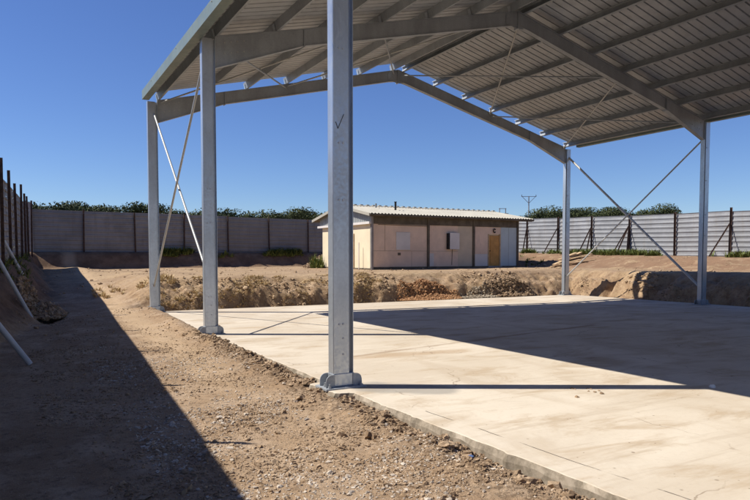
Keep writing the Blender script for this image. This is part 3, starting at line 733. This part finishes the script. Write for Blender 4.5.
P = np.concatenate([scatter(260, -4.4, -3.1, 12, 30), scatter(60, 22.0, 24.5, 20.5, 27)])
blades('weeds', P, .18, .2, 10, M['green'], 'scattered weeds on the bank at the left fence and beside the hut', .018)
P = scatter(26, 11.0, 11.5, 25.4, 26.4)
blades('weeds', P, .6, .3, 12, M['green'], 'tall weeds at the back left corner of the hut', .03)

# ------------------------------------------------------------------ woodland beyond the fences
def crown_arrays(cx, cy, zb, h, wd, n_, leaf_):
    """leaf clumps spread through a lumpy broad crown"""
    nl = 9; lobes = np.stack([rng.normal(0, wd*.26, nl), rng.normal(0, wd*.26, nl), rng.uniform(.45, .86, nl)*h], 1); lr = rng.uniform(.15, .26, nl)*wd
    j = rng.integers(0, nl, n_); u = rng.normal(size=(n_, 3)); u /= np.linalg.norm(u, axis=1)[:,None]
    rr = (rng.random(n_)**.45)[:,None]*lr[j][:,None]
    c = lobes[j] + u*rr*np.array([1.25, 1.25, .75]); c[:,2] = np.minimum(c[:,2], h)
    c += np.array([cx, cy, zb])
    a = rng.normal(size=(n_, 3)); a /= np.linalg.norm(a, axis=1)[:,None]; b = np.cross(a, u); b /= np.linalg.norm(b, axis=1)[:,None] + 1e-9
    s = leaf_*rng.uniform(.5, 1.4, n_)[:,None]
    V = np.stack([c - a*s - b*s*.5, c + a*s - b*s*.4, c + a*s*.7 + b*s*.6, c - a*s*.8 + b*s*.5], 1).reshape(-1, 3)
    return V, np.arange(n_*4).reshape(-1, 4)
VV, FF, kk = [], [], 0
for k in range(105):
    u = k/104; x = -26 + u*69; y = 92 - .0*u + random.uniform(-9, 14)
    v, f = crown_arrays(x + random.uniform(-1, 1), y, 1.7, random.uniform(6.9, 7.6), random.uniform(6.5, 9.0), 4200, .125)
    VV.append(v); FF.append(f + kk); kk += len(v)
tag(np_mesh('woodland', np.concatenate(VV), np.concatenate(FF), M['pine']), 'dark line of pine treetops beyond the back fence', None, None, 'stuff')
proto = []
for k in range(3):
    v, f = crown_arrays(0, 0, 0, 8.0, 8.5, 13000, .11); o = np_mesh('crown', v, f, M['pine']); proto.append(o.data); bpy.data.objects.remove(o)
trk = MB().tube((0, 0, -.5), (.1, .05, 3.6), .26, 10, .17).tube((.1, .05, 3.6), (1.0, .3, 5.6), .13, 8, .06).tube((.1, .05, 3.5), (-.9, -.3, 5.5), .13, 8, .06).build('trunk', M['bark']); trm = trk.data; bpy.data.objects.remove(trk)
for k in range(19):
    u = k/18; px = 524 + u*142; D = 92 + random.uniform(-6, 10)
    c, s = math.cos(.5139), math.sin(.5139); xr = (px - 375)/634.7*D
    x = -3.549 + c*xr + s*D; y = -7.168 - s*xr + c*D
    sc_ = (.765 + .10*math.sin(3.1*u + .2) + random.uniform(-.04, .04)); 
    if k in (5, 6, 13, 14): sc_ += .08
    if k in (10,): sc_ -= .03
    t_ = empty('pine_tree', (x, y, 1.7), 'dark green pine showing its crown above the sunlit fence right of the hut', 'tree', 'pines beyond the right fence')
    t_.scale = (sc_,)*3; t_.rotation_euler.z = random.uniform(0, 6.28)
    for nm, me in (('trunk', trm), ('crown', proto[k % 3])):
        o = bpy.data.objects.new(nm, me); col.objects.link(o); o.parent = t_

# ------------------------------------------------------------------ power line supports far off
def at(px, py, D):
    c, s = math.cos(.5139), math.sin(.5139); xr = (px - 375)/634.7*D
    return Vector((-3.549 + c*xr + s*D, -7.168 - s*xr + c*D, 1.65 - (py - 256.3)/634.7*D))
b = at(528, 250, 85); tp = at(528, 196.5, 85); rgt = Vector((.871, -.4915, 0))
up_ = empty('utility_pole', (b.x, b.y, 1.6), 'slim utility pole with a winged crossarm behind the right end of the hut', 'utility pole')
MB().tube((b.x, b.y, 1.5), (b.x, b.y, tp.z), .10, 8, .06).build('pole', M['pole'], up_)
MB().bar(Vector((b.x, b.y, tp.z - .05)) - rgt*1.0, Vector((b.x, b.y, tp.z - .05)) + rgt*1.0, .07, .06).build('crossarm', M['pole'], up_)
for s_ in (-1, 1):
    MB().bar(Vector((b.x, b.y, tp.z - .95)), Vector((b.x, b.y, tp.z + .05)) + rgt*s_*1.0, .05, .05).build('strut', M['pole'], up_)
    MB().tube(Vector((b.x, b.y, tp.z)) + rgt*s_*.95, Vector((b.x, b.y, tp.z + .2)) + rgt*s_*.95, .035, 6).build('insulator', M['dark'], up_)
b = at(502, 250, 170); tp = at(502, 208.5, 170)
py_ = empty('pylon', (b.x, b.y, 1.6), 'tiny distant pylon rising behind the hut roof', 'pylon')
for s_ in (-1, 1):
    MB().tube(Vector((b.x, b.y, 1.5)) + rgt*s_*1.0, Vector((b.x, b.y, tp.z)) + rgt*s_*.8, .12, 6).build('leg', M['pole'], py_)
for dz in (.1, 1.4, 2.8): MB().bar(Vector((b.x, b.y, tp.z - dz)) - rgt*(1.6 if dz == 1.4 else 1.0), Vector((b.x, b.y, tp.z - dz)) + rgt*(1.6 if dz == 1.4 else 1.0), .14, .14).build('crossarm', M['pole'], py_)
